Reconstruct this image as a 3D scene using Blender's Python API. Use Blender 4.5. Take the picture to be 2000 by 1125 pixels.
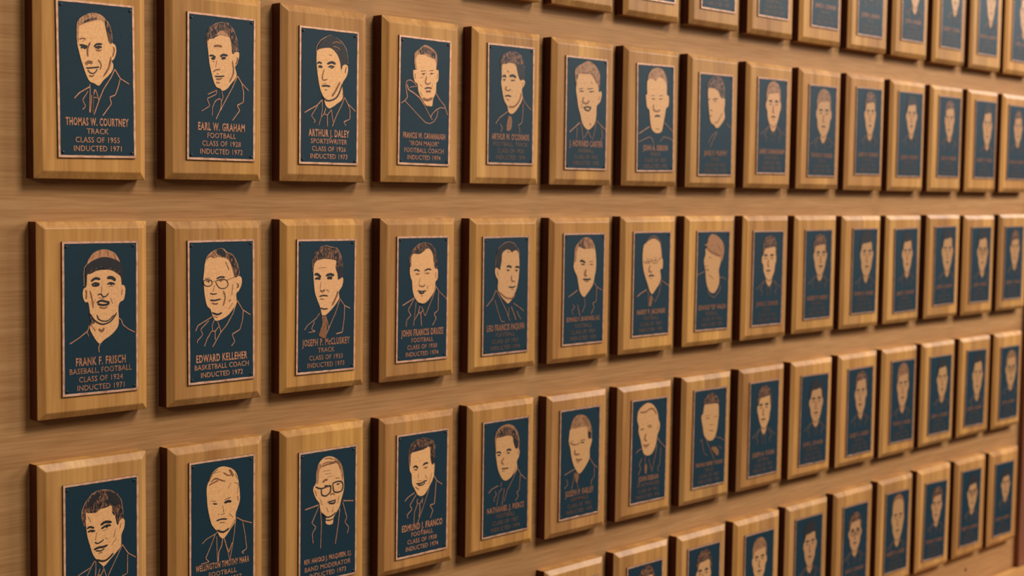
import bpy, bmesh, math, random
from mathutils import Vector, Matrix, geometry

C = bpy.context.scene.collection
for o in list(bpy.data.objects):
    bpy.data.objects.remove(o)
scene = bpy.context.scene

# ------------------------------------------------------------------ camera
cam_data = bpy.data.cameras.new('camera')
cam = bpy.data.objects.new('camera', cam_data)
C.objects.link(cam)
YAW, PITCH, ROLL = 0.805774, -0.068630, 0.013929
cy_, sy_, cp_, sp_ = math.cos(YAW), math.sin(YAW), math.cos(PITCH), math.sin(PITCH)
fwd = Vector((sy_*cp_, cy_*cp_, sp_))
right = Vector((cy_, -sy_, 0))
up = right.cross(fwd)
r2 = right*math.cos(ROLL) + up*math.sin(ROLL)
u2 = up*math.cos(ROLL) - right*math.sin(ROLL)
m = Matrix((r2, u2, -fwd)).transposed().to_4x4()
m.translation = Vector((-1.07272, -2.05205, 0.364438))
cam.matrix_world = m
cam_data.sensor_width = 36
cam_data.lens = 2830.53/2000*36
cam_data.clip_start = 0.05
cam_data.dof.use_dof = True
cam_data.dof.focus_distance = 2.38
cam_data.dof.aperture_fstop = 4.2
scene.camera = cam

# ------------------------------------------------------------------ colour, world, lights
scene.view_settings.view_transform = 'Standard'
scene.view_settings.look = 'None'
scene.view_settings.gamma = 1
scene.view_settings.use_curve_mapping = False
scene.view_settings.exposure = 0.0

world = bpy.data.worlds.new('world')
scene.world = world
world.use_nodes = True
bg = world.node_tree.nodes['Background']
bg.inputs[0].default_value = (1.0, 0.86, 0.74, 1)
bg.inputs[1].default_value = 0.085

def area(name, loc, target, sx, sy, power, col):
    d = bpy.data.lights.new(name, 'AREA')
    d.shape = 'RECTANGLE'; d.size = sx; d.size_y = sy; d.energy = power; d.color = col
    o = bpy.data.objects.new(name, d); C.objects.link(o)
    o.location = loc
    o.rotation_euler = (Vector(target)-Vector(loc)).to_track_quat('-Z', 'Y').to_euler()
    return o
area('ceiling_light', (3.4, -6.2, 6.5), (1.7, 0, 0), 3.4, 2.4, 730, (1.0, 0.94, 0.83))
area('right_fill_light', (6.4, -3.4, 2.8), (2.9, 0, 0), 1.8, 1.8, 250, (1.0, 0.95, 0.87))  # unseen fill, added to brighten the right part of the wall
area('far_window_light', (7.6, -1.0, 2.3), (3.0, 0, 0.4), 1.6, 1.5, 70, (1.0, 0.97, 0.94))
area('left_bevel_fill', (-2.1, -1.6, 1.0), (0, 0, 0.2), 0.4, 0.4, 10, (1.0, 0.86, 0.58))  # unseen fill, added to lift the leftmost bevels

# ------------------------------------------------------------------ materials
def lin(r, g, b):
    f = lambda v: (v/255/12.92) if v/255 <= .04045 else ((v/255+.055)/1.055)**2.4
    return (f(r), f(g), f(b), 1)

def new_mat(name):
    m = bpy.data.materials.new(name); m.use_nodes = True
    nt = m.node_tree
    return m, nt, nt.nodes['Principled BSDF']

def N(nt, typ, **kw):
    n = nt.nodes.new(typ)
    for k, v in kw.items():
        setattr(n, k, v)
    return n

def wood(name, dark, light, streak, scale, rough, tinted, rings=None):
    """scale = noise frequency per axis (1/m): small along the grain"""
    m, nt, b = new_mat(name)
    L = nt.links.new
    tc = N(nt, 'ShaderNodeTexCoord')
    mp = N(nt, 'ShaderNodeMapping'); mp.inputs['Scale'].default_value = scale
    if tinted:
        oi = N(nt, 'ShaderNodeObjectInfo')
        mul = N(nt, 'ShaderNodeMath', operation='MULTIPLY'); mul.inputs[1].default_value = 37.0
        L(oi.outputs['Random'], mul.inputs[0])
        cmb = N(nt, 'ShaderNodeCombineXYZ')
        for i in range(3): L(mul.outputs[0], cmb.inputs[i])
        add = N(nt, 'ShaderNodeVectorMath', operation='ADD')
        L(tc.outputs['Object'], add.inputs[0]); L(cmb.outputs[0], add.inputs[1])
        L(add.outputs[0], mp.inputs[0])
    else:
        L(tc.outputs['Object'], mp.inputs[0])
    n1 = N(nt, 'ShaderNodeTexNoise'); n1.inputs['Scale'].default_value = 1; n1.inputs['Detail'].default_value = 6
    n1.inputs['Roughness'].default_value = .6
    L(mp.outputs[0], n1.inputs['Vector'])
    mp2 = N(nt, 'ShaderNodeMapping'); mp2.inputs['Scale'].default_value = [s*.16 for s in scale]
    L(mp.inputs[0].links[0].from_socket, mp2.inputs[0])
    n2 = N(nt, 'ShaderNodeTexNoise'); n2.inputs['Scale'].default_value = 1; n2.inputs['Detail'].default_value = 3
    n2.inputs['Distortion'].default_value = .6
    L(mp2.outputs[0], n2.inputs['Vector'])
    cr = N(nt, 'ShaderNodeValToRGB')
    cr.color_ramp.elements[0].position = .3; cr.color_ramp.elements[0].color = dark
    cr.color_ramp.elements[1].position = .7; cr.color_ramp.elements[1].color = light
    L(n2.outputs['Fac'], cr.inputs['Fac'])
    # fine pores
    cr2 = N(nt, 'ShaderNodeValToRGB')
    cr2.color_ramp.elements[0].position = .30; cr2.color_ramp.elements[0].color = streak
    cr2.color_ramp.elements[1].position = .62; cr2.color_ramp.elements[1].color = (1, 1, 1, 1)
    L(n1.outputs['Fac'], cr2.inputs['Fac'])
    mx = N(nt, 'ShaderNodeMix', data_type='RGBA', blend_type='MULTIPLY'); mx.inputs['Factor'].default_value = 1
    L(cr.outputs['Color'], mx.inputs['A']); L(cr2.outputs['Color'], mx.inputs['B'])
    out = mx.outputs['Result']
    if tinted:
        mt = N(nt, 'ShaderNodeMix', data_type='RGBA', blend_type='MULTIPLY'); mt.inputs['Factor'].default_value = 1
        L(out, mt.inputs['A']); L(oi.outputs['Color'], mt.inputs['B']); out = mt.outputs['Result']
        # glued-up strips of slightly different wood
        sp = N(nt, 'ShaderNodeSeparateXYZ'); L(add.outputs[0], sp.inputs[0])
        ml = N(nt, 'ShaderNodeMath', operation='MULTIPLY'); ml.inputs[1].default_value = 15.0; L(sp.outputs['X'], ml.inputs[0])
        fl = N(nt, 'ShaderNodeMath', operation='FLOOR'); L(ml.outputs[0], fl.inputs[0])
        wn = N(nt, 'ShaderNodeTexWhiteNoise', noise_dimensions='1D'); L(fl.outputs[0], wn.inputs['W'])
        c3 = N(nt, 'ShaderNodeValToRGB')
        c3.color_ramp.elements[0].position = 0; c3.color_ramp.elements[0].color = (.84, .80, .80, 1)
        c3.color_ramp.elements[1].position = 1; c3.color_ramp.elements[1].color = (1.12, 1.10, .96, 1)
        L(wn.outputs['Value'], c3.inputs['Fac'])
        mt = N(nt, 'ShaderNodeMix', data_type='RGBA', blend_type='MULTIPLY'); mt.inputs['Factor'].default_value = 1
        L(out, mt.inputs['A']); L(c3.outputs['Color'], mt.inputs['B']); out = mt.outputs['Result']
    L(out, b.inputs['Base Color'])
    b.inputs['Roughness'].default_value = rough
    b.inputs['Specular IOR Level'].default_value = .11
    bp_ = N(nt, 'ShaderNodeBump'); bp_.inputs['Strength'].default_value = .12; bp_.inputs['Distance'].default_value = .0006
    L(n1.outputs['Fac'], bp_.inputs['Height']); L(bp_.outputs[0], b.inputs['Normal'])
    if tinted:
        b.inputs['Coat Weight'].default_value = .16; b.inputs['Coat Roughness'].default_value = .22
    return m

M_BOARD = wood('honey_wood', lin(168, 120, 70), lin(200, 151, 95), (.80, .74, .66, 1), (150, 150, 7), .5, True)
M_WALL = wood('panel_wood', lin(160, 116, 75), lin(178, 134, 90), (.76, .69, .60, 1), (9, 120, 260), .6, False)
M_SIDE = wood('shaded_side_wood', lin(66, 28, 22), lin(92, 46, 32), (.80, .74, .66, 1), (150, 150, 7), .5, True)  # board wood with side shade painted in as a darker colour
M_TRIM = wood('trim_wood', lin(105, 62, 44), lin(140, 90, 66), (.75, .7, .65, 1), (60, 60, 5), .4, False)
M_LEDGE = wood('ledge_wood', lin(165, 115, 66), lin(196, 146, 90), (.80, .74, .66, 1), (6, 90, 120), .35, False)

def metal(name, c1, c2, scale, rough, met, spec=.3, lo=.35, hi=.65, stretch=None, bump=0, tint=False):
    m, nt, b = new_mat(name); L = nt.links.new
    tc = N(nt, 'ShaderNodeTexCoord')
    src = tc.outputs['Object']
    if stretch:
        mp = N(nt, 'ShaderNodeMapping'); mp.inputs['Scale'].default_value = stretch
        L(src, mp.inputs[0]); src = mp.outputs[0]
    n = N(nt, 'ShaderNodeTexNoise'); n.inputs['Scale'].default_value = scale; n.inputs['Detail'].default_value = 4
    L(src, n.inputs['Vector'])
    cr = N(nt, 'ShaderNodeValToRGB')
    cr.color_ramp.elements[0].position = lo; cr.color_ramp.elements[0].color = c1
    cr.color_ramp.elements[1].position = hi; cr.color_ramp.elements[1].color = c2
    L(n.outputs['Fac'], cr.inputs['Fac'])
    out = cr.outputs['Color']
    if tint:        # multiplied by each object's own colour
        oi = N(nt, 'ShaderNodeObjectInfo')
        mt = N(nt, 'ShaderNodeMix', data_type='RGBA', blend_type='MULTIPLY'); mt.inputs['Factor'].default_value = 1
        L(out, mt.inputs['A']); L(oi.outputs['Color'], mt.inputs['B']); out = mt.outputs['Result']
    L(out, b.inputs['Base Color'])
    b.inputs['Roughness'].default_value = rough
    b.inputs['Metallic'].default_value = met
    b.inputs['Specular IOR Level'].default_value = spec
    if bump:
        bp_ = N(nt, 'ShaderNodeBump'); bp_.inputs['Strength'].default_value = .5; bp_.inputs['Distance'].default_value = bump
        L(n.outputs['Fac'], bp_.inputs['Height']); L(bp_.outputs[0], b.inputs['Normal'])
    return m

M_FIELD = metal('dark_blue_enamel', lin(14, 37, 49), lin(23, 51, 63), 900, .55, 0, .2, bump=.0002)
M_SKIN = metal('copper_relief', lin(220, 162, 110), lin(238, 180, 124), 260, .45, .1, tint=True)
M_CAP = metal('copper_relief_cap', lin(176, 118, 82), lin(200, 142, 100), 200, .5, .15, tint=True)
M_LINE = metal('copper_line', lin(186, 124, 92), lin(212, 152, 118), 120, .42, .25, tint=True)
M_TEXT = metal('copper_letters', lin(170, 112, 82), lin(204, 142, 108), 150, .45, .2, tint=True)
M_TEXT_DARK = metal('dark_letters', lin(108, 82, 70), lin(142, 106, 86), 150, .5, .1, tint=True)  # darker tone for the lower rows of lettering
M_RIM = metal('copper_rim', lin(190, 136, 108), lin(236, 182, 150), 90, .4, .3, lo=.3, hi=.6, tint=True)
M_DARK = metal('dark_engraving', lin(30, 32, 38), lin(48, 42, 42), 500, .5, 0, .3)
M_MID = metal('brown_engraving', lin(112, 72, 48), lin(148, 98, 64), 400, .5, .05)
M_HAIR = metal('engraved_dark_hair', lin(30, 30, 34), lin(150, 102, 74), 1, .5, .1, lo=.47, hi=.66, stretch=(620, 620, 210))
M_BLOND = metal('engraved_light_hair', lin(112, 76, 54), lin(190, 136, 96), 1, .5, .1, lo=.36, hi=.56, stretch=(620, 620, 200), tint=True)
M_EDGE = metal('plate_edge', lin(60, 48, 44), lin(96, 72, 60), 200, .45, .4)
M_SCREW = metal('blackened_screw', lin(40, 44, 48), lin(74, 72, 70), 700, .35, .6)
# measured placement: board (x, z, width, height), tablet (centre x, centre z, width, height, tilt), all mm in the cell
PLAQUE = {
(0,5): ((0.1, -2.5, 194.7, 304.8), (102.7, 149.7, 133.2, 235.9), 0),
(0,6): ((-2.1, -2.1, 194.2, 304.8), (100.3, 150.2, 133.2, 235.9), 0),
(0,7): ((-2.8, -3.1, 197.3, 304.8), (103.4, 153.4, 133.2, 235.9), 0),
(0,8): ((2.4, -1.1, 194.0, 304.8), (104.1, 154.6, 135.3, 235.9), 0),
(0,9): ((4.3, -2.2, 193.2, 304.8), (101.4, 158.7, 133.0, 235.9), 0),
(0,10): ((-2.4, -3.1, 196.2, 304.8), (104.8, 155.0, 130.6, 235.9), 0),
(0,11): ((-1.0, -2.8, 199.9, 304.8), (99.1, 152.8, 132.4, 235.9), 0),
(0,12): ((-1.5, -3.2, 194.1, 304.8), (98.4, 158.0, 128.4, 235.9), 0),
(0,13): ((-3.4, -5.4, 193.7, 304.8), (92.8, 156.1, 128.5, 235.9), 0),
(0,14): ((-6.3, -6.0, 199.9, 304.8), (93.8, 154.1, 129.9, 235.9), 0),
(0,15): ((-8.0, -6.5, 194.7, 304.8), (92.8, 150.6, 133.2, 235.9), 0),
(1,1): ((1.2, -3.8, 191.3, 304.8), (102.4, 148.5, 133.5, 238.2), 0.012),
(1,2): ((-1.1, -2.0, 188.7, 304.8), (102.4, 150.1, 134.3, 238.8), -0.004),
(1,3): ((-1.9, -1.7, 192.9, 305.0), (99.4, 148.1, 133.1, 238.6), -0.0017),
(1,4): ((-1.9, -0.3, 194.7, 304.9), (98.8, 151.4, 132.3, 238.1), -0.0074),
(1,5): ((-0.9, -0.2, 193.8, 305.1), (102.3, 157.1, 133.4, 237.3), 0.0058),
(1,6): ((-1.1, 0.2, 198.1, 303.5), (102.5, 150.4, 133.9, 236.1), 0.0024),
(1,7): ((1.8, 0.5, 195.6, 304.3), (107.1, 151.6, 133.8, 238.1), 0.0178),
(1,8): ((2.4, -0.5, 196.2, 305.4), (104.0, 146.0, 134.5, 238.0), 0.0096),
(1,9): ((4.0, 0.1, 198.4, 303.9), (108.0, 152.2, 129.9, 234.1), 0.0068),
(1,10): ((3.2, 0.6, 198.6, 304.9), (106.3, 148.9, 132.5, 234.4), 0.0036),
(1,11): ((1.7, -0.7, 194.7, 307.4), (106.2, 156.7, 133.6, 233.6), 0.0065),
(1,12): ((-1.8, -0.9, 194.7, 305.4), (100.5, 156.7, 137.6, 237.5), 0.0053),
(1,13): ((-4.9, -0.8, 194.7, 304.4), (100.6, 158.1, 134.5, 234.8), -0.0004),
(1,14): ((-6.8, -0.1, 194.7, 304.2), (99.3, 157.6, 137.3, 234.5), 0.0021),
(1,15): ((-6.5, 0.7, 194.7, 303.0), (90.3, 155.8, 133.2, 232.4), 0),
(2,1): ((3.9, 1.5, 190.3, 303.1), (107.1, 154.6, 131.7, 238.6), -0.0027),
(2,2): ((0.9, -0.9, 189.0, 304.9), (102.5, 153.3, 132.9, 238.5), 0.0057),
(2,3): ((-1.5, 0.7, 191.1, 304.9), (95.6, 151.1, 134.2, 238.3), -0.0055),
(2,4): ((-1.9, -0.2, 190.0, 306.2), (98.2, 153.4, 132.6, 237.4), -0.0027),
(2,5): ((-0.6, -0.7, 193.2, 305.6), (95.2, 150.3, 133.9, 237.7), 0.0033),
(2,6): ((0.3, -1.3, 194.5, 306.2), (103.6, 153.3, 134.5, 237.7), -0.001),
(2,7): ((1.9, 0.8, 195.4, 305.9), (105.0, 155.5, 135.0, 235.3), -0.0007),
(2,8): ((3.7, 1.8, 195.1, 304.7), (106.2, 154.2, 132.1, 235.7), -0.0063),
(2,9): ((5.9, 1.7, 195.3, 304.6), (105.5, 151.9, 133.5, 235.9), -0.0051),
(2,10): ((1.7, 3.6, 197.5, 302.1), (105.0, 154.1, 129.1, 232.2), 0.0046),
(2,11): ((-1.4, 2.0, 199.2, 302.0), (106.2, 155.2, 129.6, 231.5), -0.0024),
(2,12): ((-2.0, 2.7, 194.7, 301.3), (101.2, 150.6, 132.3, 237.4), 0.0218),
(2,13): ((-0.6, 3.9, 199.7, 301.3), (101.0, 156.6, 131.1, 232.0), 0.011),
(2,14): ((-2.0, 1.3, 197.1, 301.3), (98.0, 153.2, 131.6, 231.3), 0.0039),
(2,15): ((1.0, 3.5, 194.7, 301.3), (93.5, 152.9, 130.6, 231.7), 0.0031),
(3,1): ((2.2, 1.9, 190.1, 304.8), (106.5, 153.5, 132.2, 235.9), 0),
(3,2): ((2.3, 0.6, 189.8, 304.8), (104.4, 159.6, 132.7, 235.9), 0),
(3,3): ((-1.0, 3.1, 191.9, 304.8), (101.9, 146.2, 133.2, 240.7), 0),
(3,4): ((-1.4, 4.9, 191.6, 301.3), (102.7, 152.3, 134.1, 238.4), -0.0004),
(3,5): ((-1.7, 2.4, 193.1, 304.7), (102.6, 152.9, 136.1, 237.5), 0.0015),
(3,6): ((1.6, -0.3, 192.3, 304.1), (100.4, 153.4, 131.6, 237.3), 0.0012),
(3,7): ((3.1, 0.1, 193.0, 302.5), (107.5, 151.4, 130.6, 237.0), -0.008),
(3,8): ((5.8, 0.7, 193.2, 303.6), (108.5, 153.8, 133.0, 235.7), -0.0084),
(3,9): ((4.9, 1.7, 196.2, 303.0), (105.6, 151.3, 130.5, 238.7), -0.0007),
(3,10): ((3.6, 1.2, 195.4, 303.5), (104.8, 149.4, 132.6, 236.2), -0.0119),
(3,11): ((0.6, 2.2, 199.9, 303.3), (105.5, 147.8, 132.9, 238.7), 0.0063),
(3,12): ((-0.6, 0.5, 194.7, 304.4), (106.0, 152.8, 133.8, 235.1), -0.0028),
(3,13): ((-5.5, 2.8, 199.9, 303.0), (98.6, 150.1, 134.4, 232.7), -0.0019),
(3,14): ((-2.7, 3.7, 199.9, 301.5), (93.9, 150.5, 129.1, 235.1), -0.0198),
(3,15): ((-3.5, 2.5, 192.0, 302.4), (95.3, 146.5, 133.1, 232.7), -0.0008),
(4,6): ((2.4, -0.3, 190.6, 304.8), (102.9, 152.0, 133.2, 235.9), 0),
(4,7): ((0.4, -0.2, 195.5, 304.8), (103.0, 148.4, 130.4, 235.9), 0),
(4,8): ((0.6, -1.4, 192.7, 304.8), (98.4, 151.4, 130.5, 235.9), 0),
(4,9): ((-2.7, -2.4, 199.9, 304.8), (100.6, 145.9, 129.8, 235.9), 0),
(4,10): ((-2.8, -1.1, 197.9, 304.8), (97.5, 150.3, 131.6, 235.9), 0),
(4,11): ((-1.8, 0.2, 199.9, 304.8), (100.4, 147.1, 131.0, 235.9), 0),
(4,12): ((0.8, 1.8, 192.6, 304.8), (97.6, 152.5, 133.4, 232.3), -0.0157),
(4,13): ((-4.9, 2.5, 199.9, 304.7), (93.8, 149.3, 134.4, 232.5), -0.0291),
(4,14): ((-4.5, 3.9, 199.0, 301.3), (88.8, 154.3, 130.7, 235.1), -0.0193),
(4,15): ((-5.1, 1.6, 199.7, 301.3), (86.1, 148.3, 131.8, 235.4), -0.0142),
}
# relief portraits: one polyline per line (kind, width, points in 0.1 mm from the tablet centre)
PORTRAIT = {
(1,1): """F -332,700 -320,816 -291,900 -207,965 -77,1020 53,1011 145,952 229,859 270,728 271,594 318,564 342,498 331,413 295,336 257,308 284,259 273,175 205,87 110,6 33,-81 -41,-51 -125,-22 -178,66 -222,180 -266,310 -300,439 -322,537
L -327,651 -330,766 -310,874 -207,965 -77,1020 53,1014 146,961 229,867 273,712 267,585 224,574 188,689 144,869 70,921 -24,897 -136,872 -228,831 -284,794 -296,654 -307,538
H -237,847 -172,902 -69,943 14,950 5,924 -98,899 -191,859
H 145,919 219,858 264,744 267,594 224,582 193,672
d2.4 -289,519 -225,519 -152,502
d2.6 -268,478 -216,494 -158,482
d2.4 -40,506 7,551 101,557
d2.8 -22,494 44,515 90,507
m2 -13,466 43,453 80,473
m2.2 -104,576 -152,466 -149,350
d1.4 -119,266 -63,285
m4 -188,232 -138,271 -73,255
d1.8 -182,179 -111,183 -18,195 42,208
d1.3 -158,159 -113,107 -38,111 9,177
m2 -132,69 -86,55 -48,82
m1.6 21,319 76,247 56,162
m1.8 289,528 307,479 277,376
m2.4 248,375 207,204 111,65
m1.6 -288,605 -232,625 -177,613
m1.4 -252,574 -196,591
c1.8 -387,-291 -303,-205 -126,-105
c1.3 -155,-173 -250,-310 -200,-408 -253,-456
c1.3 -122,-63 -119,-196 -134,-497
c1.2 -91,-228 -121,-496
c1.4 -63,-227 -34,-134 -7,-191 28,-315
c1.2 -58,-264 -4,-266
m2.4 -63,-211 -83,-503
c1.6 312,185 243,55 107,-136 29,-307 -60,-528
c1.7 312,185 405,47 558,-30
c1.5 405,47 364,-90 314,-211 215,-249 245,-349 90,-539
D -220,476 -202,494 -184,478 -202,457
D 15,492 34,510 53,494 34,473""",
(1,2): """F -285,704 -269,570 -248,401 -206,234 -155,84 -103,10 -31,-11 10,-46 103,-3 186,89 270,181 290,252 258,362 306,426 341,550 330,610 267,613 205,574 183,727 162,846 -4,874 -147,818 -239,802
H -300,720 -300,839 -260,944 -148,1031 -5,1074 109,1073 213,979 287,839 313,721 309,634 246,611 205,591 183,727 152,836 58,922 -25,940 -107,882 -147,810 -229,786 -273,790 -285,704
L -209,830 -168,893 -66,945 58,931 131,851 37,860 -45,862 -147,844
c1 -300,720 -300,856 -240,972 -128,1045 -5,1077 109,1078 224,980 298,823 320,635
d2.4 -248,509 -197,521 -126,496
d3 -211,464 -171,479 -136,468
d3 -33,512 18,547 111,540
d3 -13,484 39,499 70,486
m1.6 -101,447 -125,334
m1.8 -166,254 -135,282 -94,297 -32,301
d1.8 -145,187 -53,187 51,204
m2.4 -114,146 -52,142 -1,166
m2 299,529 310,478 268,406
m2 205,470 227,265 144,104
m3 -167,672 -65,689 -3,677
m2 -187,423 -146,418
m2 -104,233 -63,227
m4 -114,87 -42,83
c1.5 -276,-120 -103,-41
c1.2 -99,-50 -113,-110 -290,-189 -235,-306 -397,-400
m1 -52,-47 -61,-167
c1.5 -143,-241 -113,-205 -41,-175 -10,-199 -20,-337 -112,-514
c1.2 -143,-241 -184,-329 -188,-457
c1.2 0,-61 25,-145 -6,-216
c1.5 307,215 208,21 63,-212 -30,-372
c1.6 311,219 396,103 535,-10
c1.6 396,103 435,-51 430,-209 303,-268 357,-352 210,-524
D -191,464 -171,482 -150,467 -170,445
D 2,484 22,503 43,487 23,465""",
(1,3): """F -288,765 -293,623 -286,513 -265,372 -233,216 -192,91 -130,-16 -88,-142 -16,-202 55,-182 158,-121 292,-25 301,88 290,248 331,315 393,400 419,515 401,578 338,589 287,554 256,503 234,630 171,753 67,849 -56,855 -198,835 -258,815
D -278,782 -238,887 -158,989 -17,1069 65,1079 189,1026 293,955 367,865 406,739 412,595 338,597 287,554 267,488 234,630 171,753 67,838 -15,858 -157,839 -248,812
L -182,868 -158,934 -57,977 15,948 -15,914 -97,899 -157,862
m1.6 46,935 148,975 252,952
m1.6 67,888 170,881 232,838
m1.4 88,858 191,803
c1 -294,765 -283,868 -199,978 -98,1034 24,1084 148,1047 283,978 378,866 410,739 418,611
d2.6 -276,558 -236,592 -175,568
d3.2 -252,507 -205,522 -165,502
d3.4 -57,573 49,610 135,583
d2.6 -28,523 39,539 107,528
d4 25,506 66,506
m1.8 -124,477 -163,331 -132,285 -61,303
d1.4 -122,286 -41,304
d2.6 -176,179 -81,192 15,183
d2.4 -111,115 -54,119
m2 -152,221 -71,242
d2.2 -171,13 -68,-64 54,-54 178,17 259,166 290,248
d3 377,544 352,446
m3 237,277 135,111 54,10
m2 -14,739 48,728
c1.7 -550,-300 -271,-159 -160,-58
c1.1 -261,-167 -400,-348 -309,-439 -345,-469
c1 -160,-58 -159,-241 -184,-369
c1.3 -78,-197 -118,-302 -46,-323 46,-223
c1.1 -118,-302 -188,-370 -232,-507
c1.4 -46,-323 -40,-523
c1.3 46,-223 67,-342 89,-445
c1.4 344,10 283,-122 160,-321 69,-518
m2 297,88 323,9
c1.4 355,-5 418,-99 599,-227
c1.3 418,-99 472,-209 469,-371 327,-426 380,-489
D -219,506 -199,524 -179,509 -199,489""",
(1,4): """F -262,816 -282,697 -246,581 -307,568 -300,459 -264,361 -194,315 -181,214 -133,116 -50,19 22,-62 127,-73 185,-61 206,69 274,193 282,365 328,419 337,540 324,616 276,621 272,808 178,852 -56,875 -171,866
L -284,797 -275,891 -173,967 -36,1055 80,1039 222,975 282,895 293,742 271,672 249,790 155,825 61,842 -44,885 -148,876 -228,836 -241,700 -216,592 -257,597 -282,697
H -172,941 -59,1019 81,1005 223,932 248,832 154,842 83,887 -33,902 -102,871
d2.6 -123,562 -3,579
d2.6 101,587 206,602
d2.2 -106,516 -2,532
d2.2 114,537 219,548
m2 34,484 1,362 72,333 141,372
d2.2 -20,245 73,268 167,263
m3 16,202 98,199 144,219
m2 -139,437 -47,461
m2 -137,319 -67,273
m2 188,341 166,288
m4 -62,69 55,34 194,85
m2 -267,512 -254,412
m2 313,555 304,452
m1.6 -134,183 -63,103
c1.4 -597,-56 -507,-9 -441,63 -477,195 -490,295 -458,364 -379,383 -275,343 -210,280
c1 -216,271 -331,263 -387,234
c2.2 -456,297 -421,199 -271,141 -132,65 -25,-48
c1.1 -25,-48 107,-228 198,-334
c1.2 -507,-9 -357,-118 -124,-291 17,-386 134,-401 238,-358 307,-268 340,-146
c1.3 143,-286 200,-206 293,-132 410,-82 529,-93 592,-219
c1.3 274,184 383,54 516,-50 529,-93
D -72,515 -49,534 -25,518 -48,496
D 133,535 156,554 179,538 157,516""",
(1,5): """F -290,756 -282,655 -273,537 -291,434 -270,333 -239,198 -188,65 -113,-17 -74,-135 1,-175 88,-146 187,-56 310,105 321,226 307,329 381,420 393,489 342,521 266,508 228,531 176,649 137,766 74,822 -50,831 -173,811 -259,792
H -307,755 -309,873 -249,971 -53,1047 146,1049 272,990 349,883 382,730 384,541 329,529 266,499 228,566 163,716 99,815 -26,841 -173,801 -259,792 -274,672
D 150,767 350,814 374,557 279,517 228,566
c1 -308,772 -309,882 -237,980 -53,1049 133,1054 272,998 344,900
d3 -256,551 -190,572 -157,535
d3.6 -238,488 -169,497
d3.6 -59,566 40,589 133,552
d4 -16,487 104,499
m2 -130,374 -166,304 -80,283 -6,313
d2.2 -184,167 -91,185 -4,167
d2.4 -139,115 -60,91
m2.6 -88,-33 86,-26 235,102 295,260
m2 343,469 319,382
m4 -122,673 -72,651
c1.4 -427,-379 -331,-265 -86,-127
c1.1 -304,-383 -242,-466 -290,-536
c1.1 321,192 386,74 580,-73
c1.1 349,55 340,-170 312,-344 212,-399 256,-484 244,-554
M -85,-239 -35,-219 27,-268 5,-475 -131,-497
c1.4 -60,-238 -22,-270 -39,-357
D -223,487 -199,505 -174,490 -198,468
D 9,486 34,505 59,489 34,467""",
(1,6): """F -364,775 -347,606 -349,470 -315,336 -271,133 -203,-17 -160,-152 -92,-253 41,-334 172,-277 276,-169 312,-12 321,179 426,271 475,429 447,497 380,476 363,613 306,748 172,826 -40,847 -248,825
L -389,757 -405,874 -329,964 -149,1045 32,1112 192,1059 327,974 406,841 403,650 379,528 336,646 280,747 185,810 -40,847 -197,837 -287,797 -324,710 -320,574 -360,606
H -372,792 -287,797 -323,693 -355,708
m2.6 -197,854 -14,849 143,910
m3 144,859 253,745 309,662
d3 -254,506 -124,531
d3.6 -240,468 -110,466
d3.4 7,521 192,543
d4 61,467 220,481
m3 -107,347 -130,243 2,215 79,288
d2.4 -114,124 3,146 122,131 58,72 -21,77 -88,116
m5 104,-193 144,-226
m3 396,390 384,303
m2 122,668 176,637
m3 -156,207 -179,104
c2.2 -530,-397 -212,-189
c1.1 -185,-205 -143,-340 -99,-545
c1 -300,-295 -308,-534
c1.2 42,-360 -60,-509
c1.2 42,-360 164,-502
c1.4 328,-133 465,-223 643,-321
c1.1 479,-231 525,-473 460,-554
c1 303,-186 255,-395 192,-544
D -201,465 -175,483 -149,468 -174,446
D 106,470 132,488 159,473 133,451""",
(1,7): """F -305,807 -317,662 -310,519 -358,499 -342,374 -311,231 -238,179 -207,18 -175,-162 -115,-269 33,-330 194,-300 252,-189 294,-42 336,106 364,225 452,292 464,494 389,537 385,764 294,888 28,912 -205,865
L -291,843 -264,952 -150,1066 25,1119 202,1092 322,998 383,874 386,728 324,835 175,901 58,895 -15,820 -117,860 -234,864
m6 -163,975 -104,924
d2.6 -184,488 -68,501
d4 -154,422 -38,421
d2.6 123,499 241,513
d4 109,426 227,436
m3 -80,311 -78,184 40,152 157,191
d3 -41,33 56,58 153,42
m3 -13,-231 134,-246
c2 -590,-351 -218,-190
c1 -588,-530 -215,-416 -127,-451 -66,-577
c1.2 324,-87 460,-184 627,-282
c1 646,-494 495,-432 285,-408 168,-519""",
(1,8): """F -334,808 -329,640 -310,490 -277,307 -243,140 -183,40 -68,-7 21,-72 135,-34 276,89 346,194 312,346 336,500 317,635 201,630 142,679 52,793 -122,843 -278,841
H -392,872 -339,992 -186,1100 -16,1135 158,1111 277,990 325,840 317,652 201,630 142,679 67,777 -64,838 -236,854 -320,825 -332,758
L -180,899 -69,1006 44,1046 -9,908 80,811 -6,824 -122,869
d5 -327,573 -251,590
d5 -142,586 43,611
m5 -118,545 2,554
m5 -249,341 -149,320
m5 -259,206 -160,202
m2 -69,44 73,83 241,292
c1 -284,-418 -174,-280 23,-156
c1 -210,-517 -114,-363 52,-172
c1 423,52 573,-55""",
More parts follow.
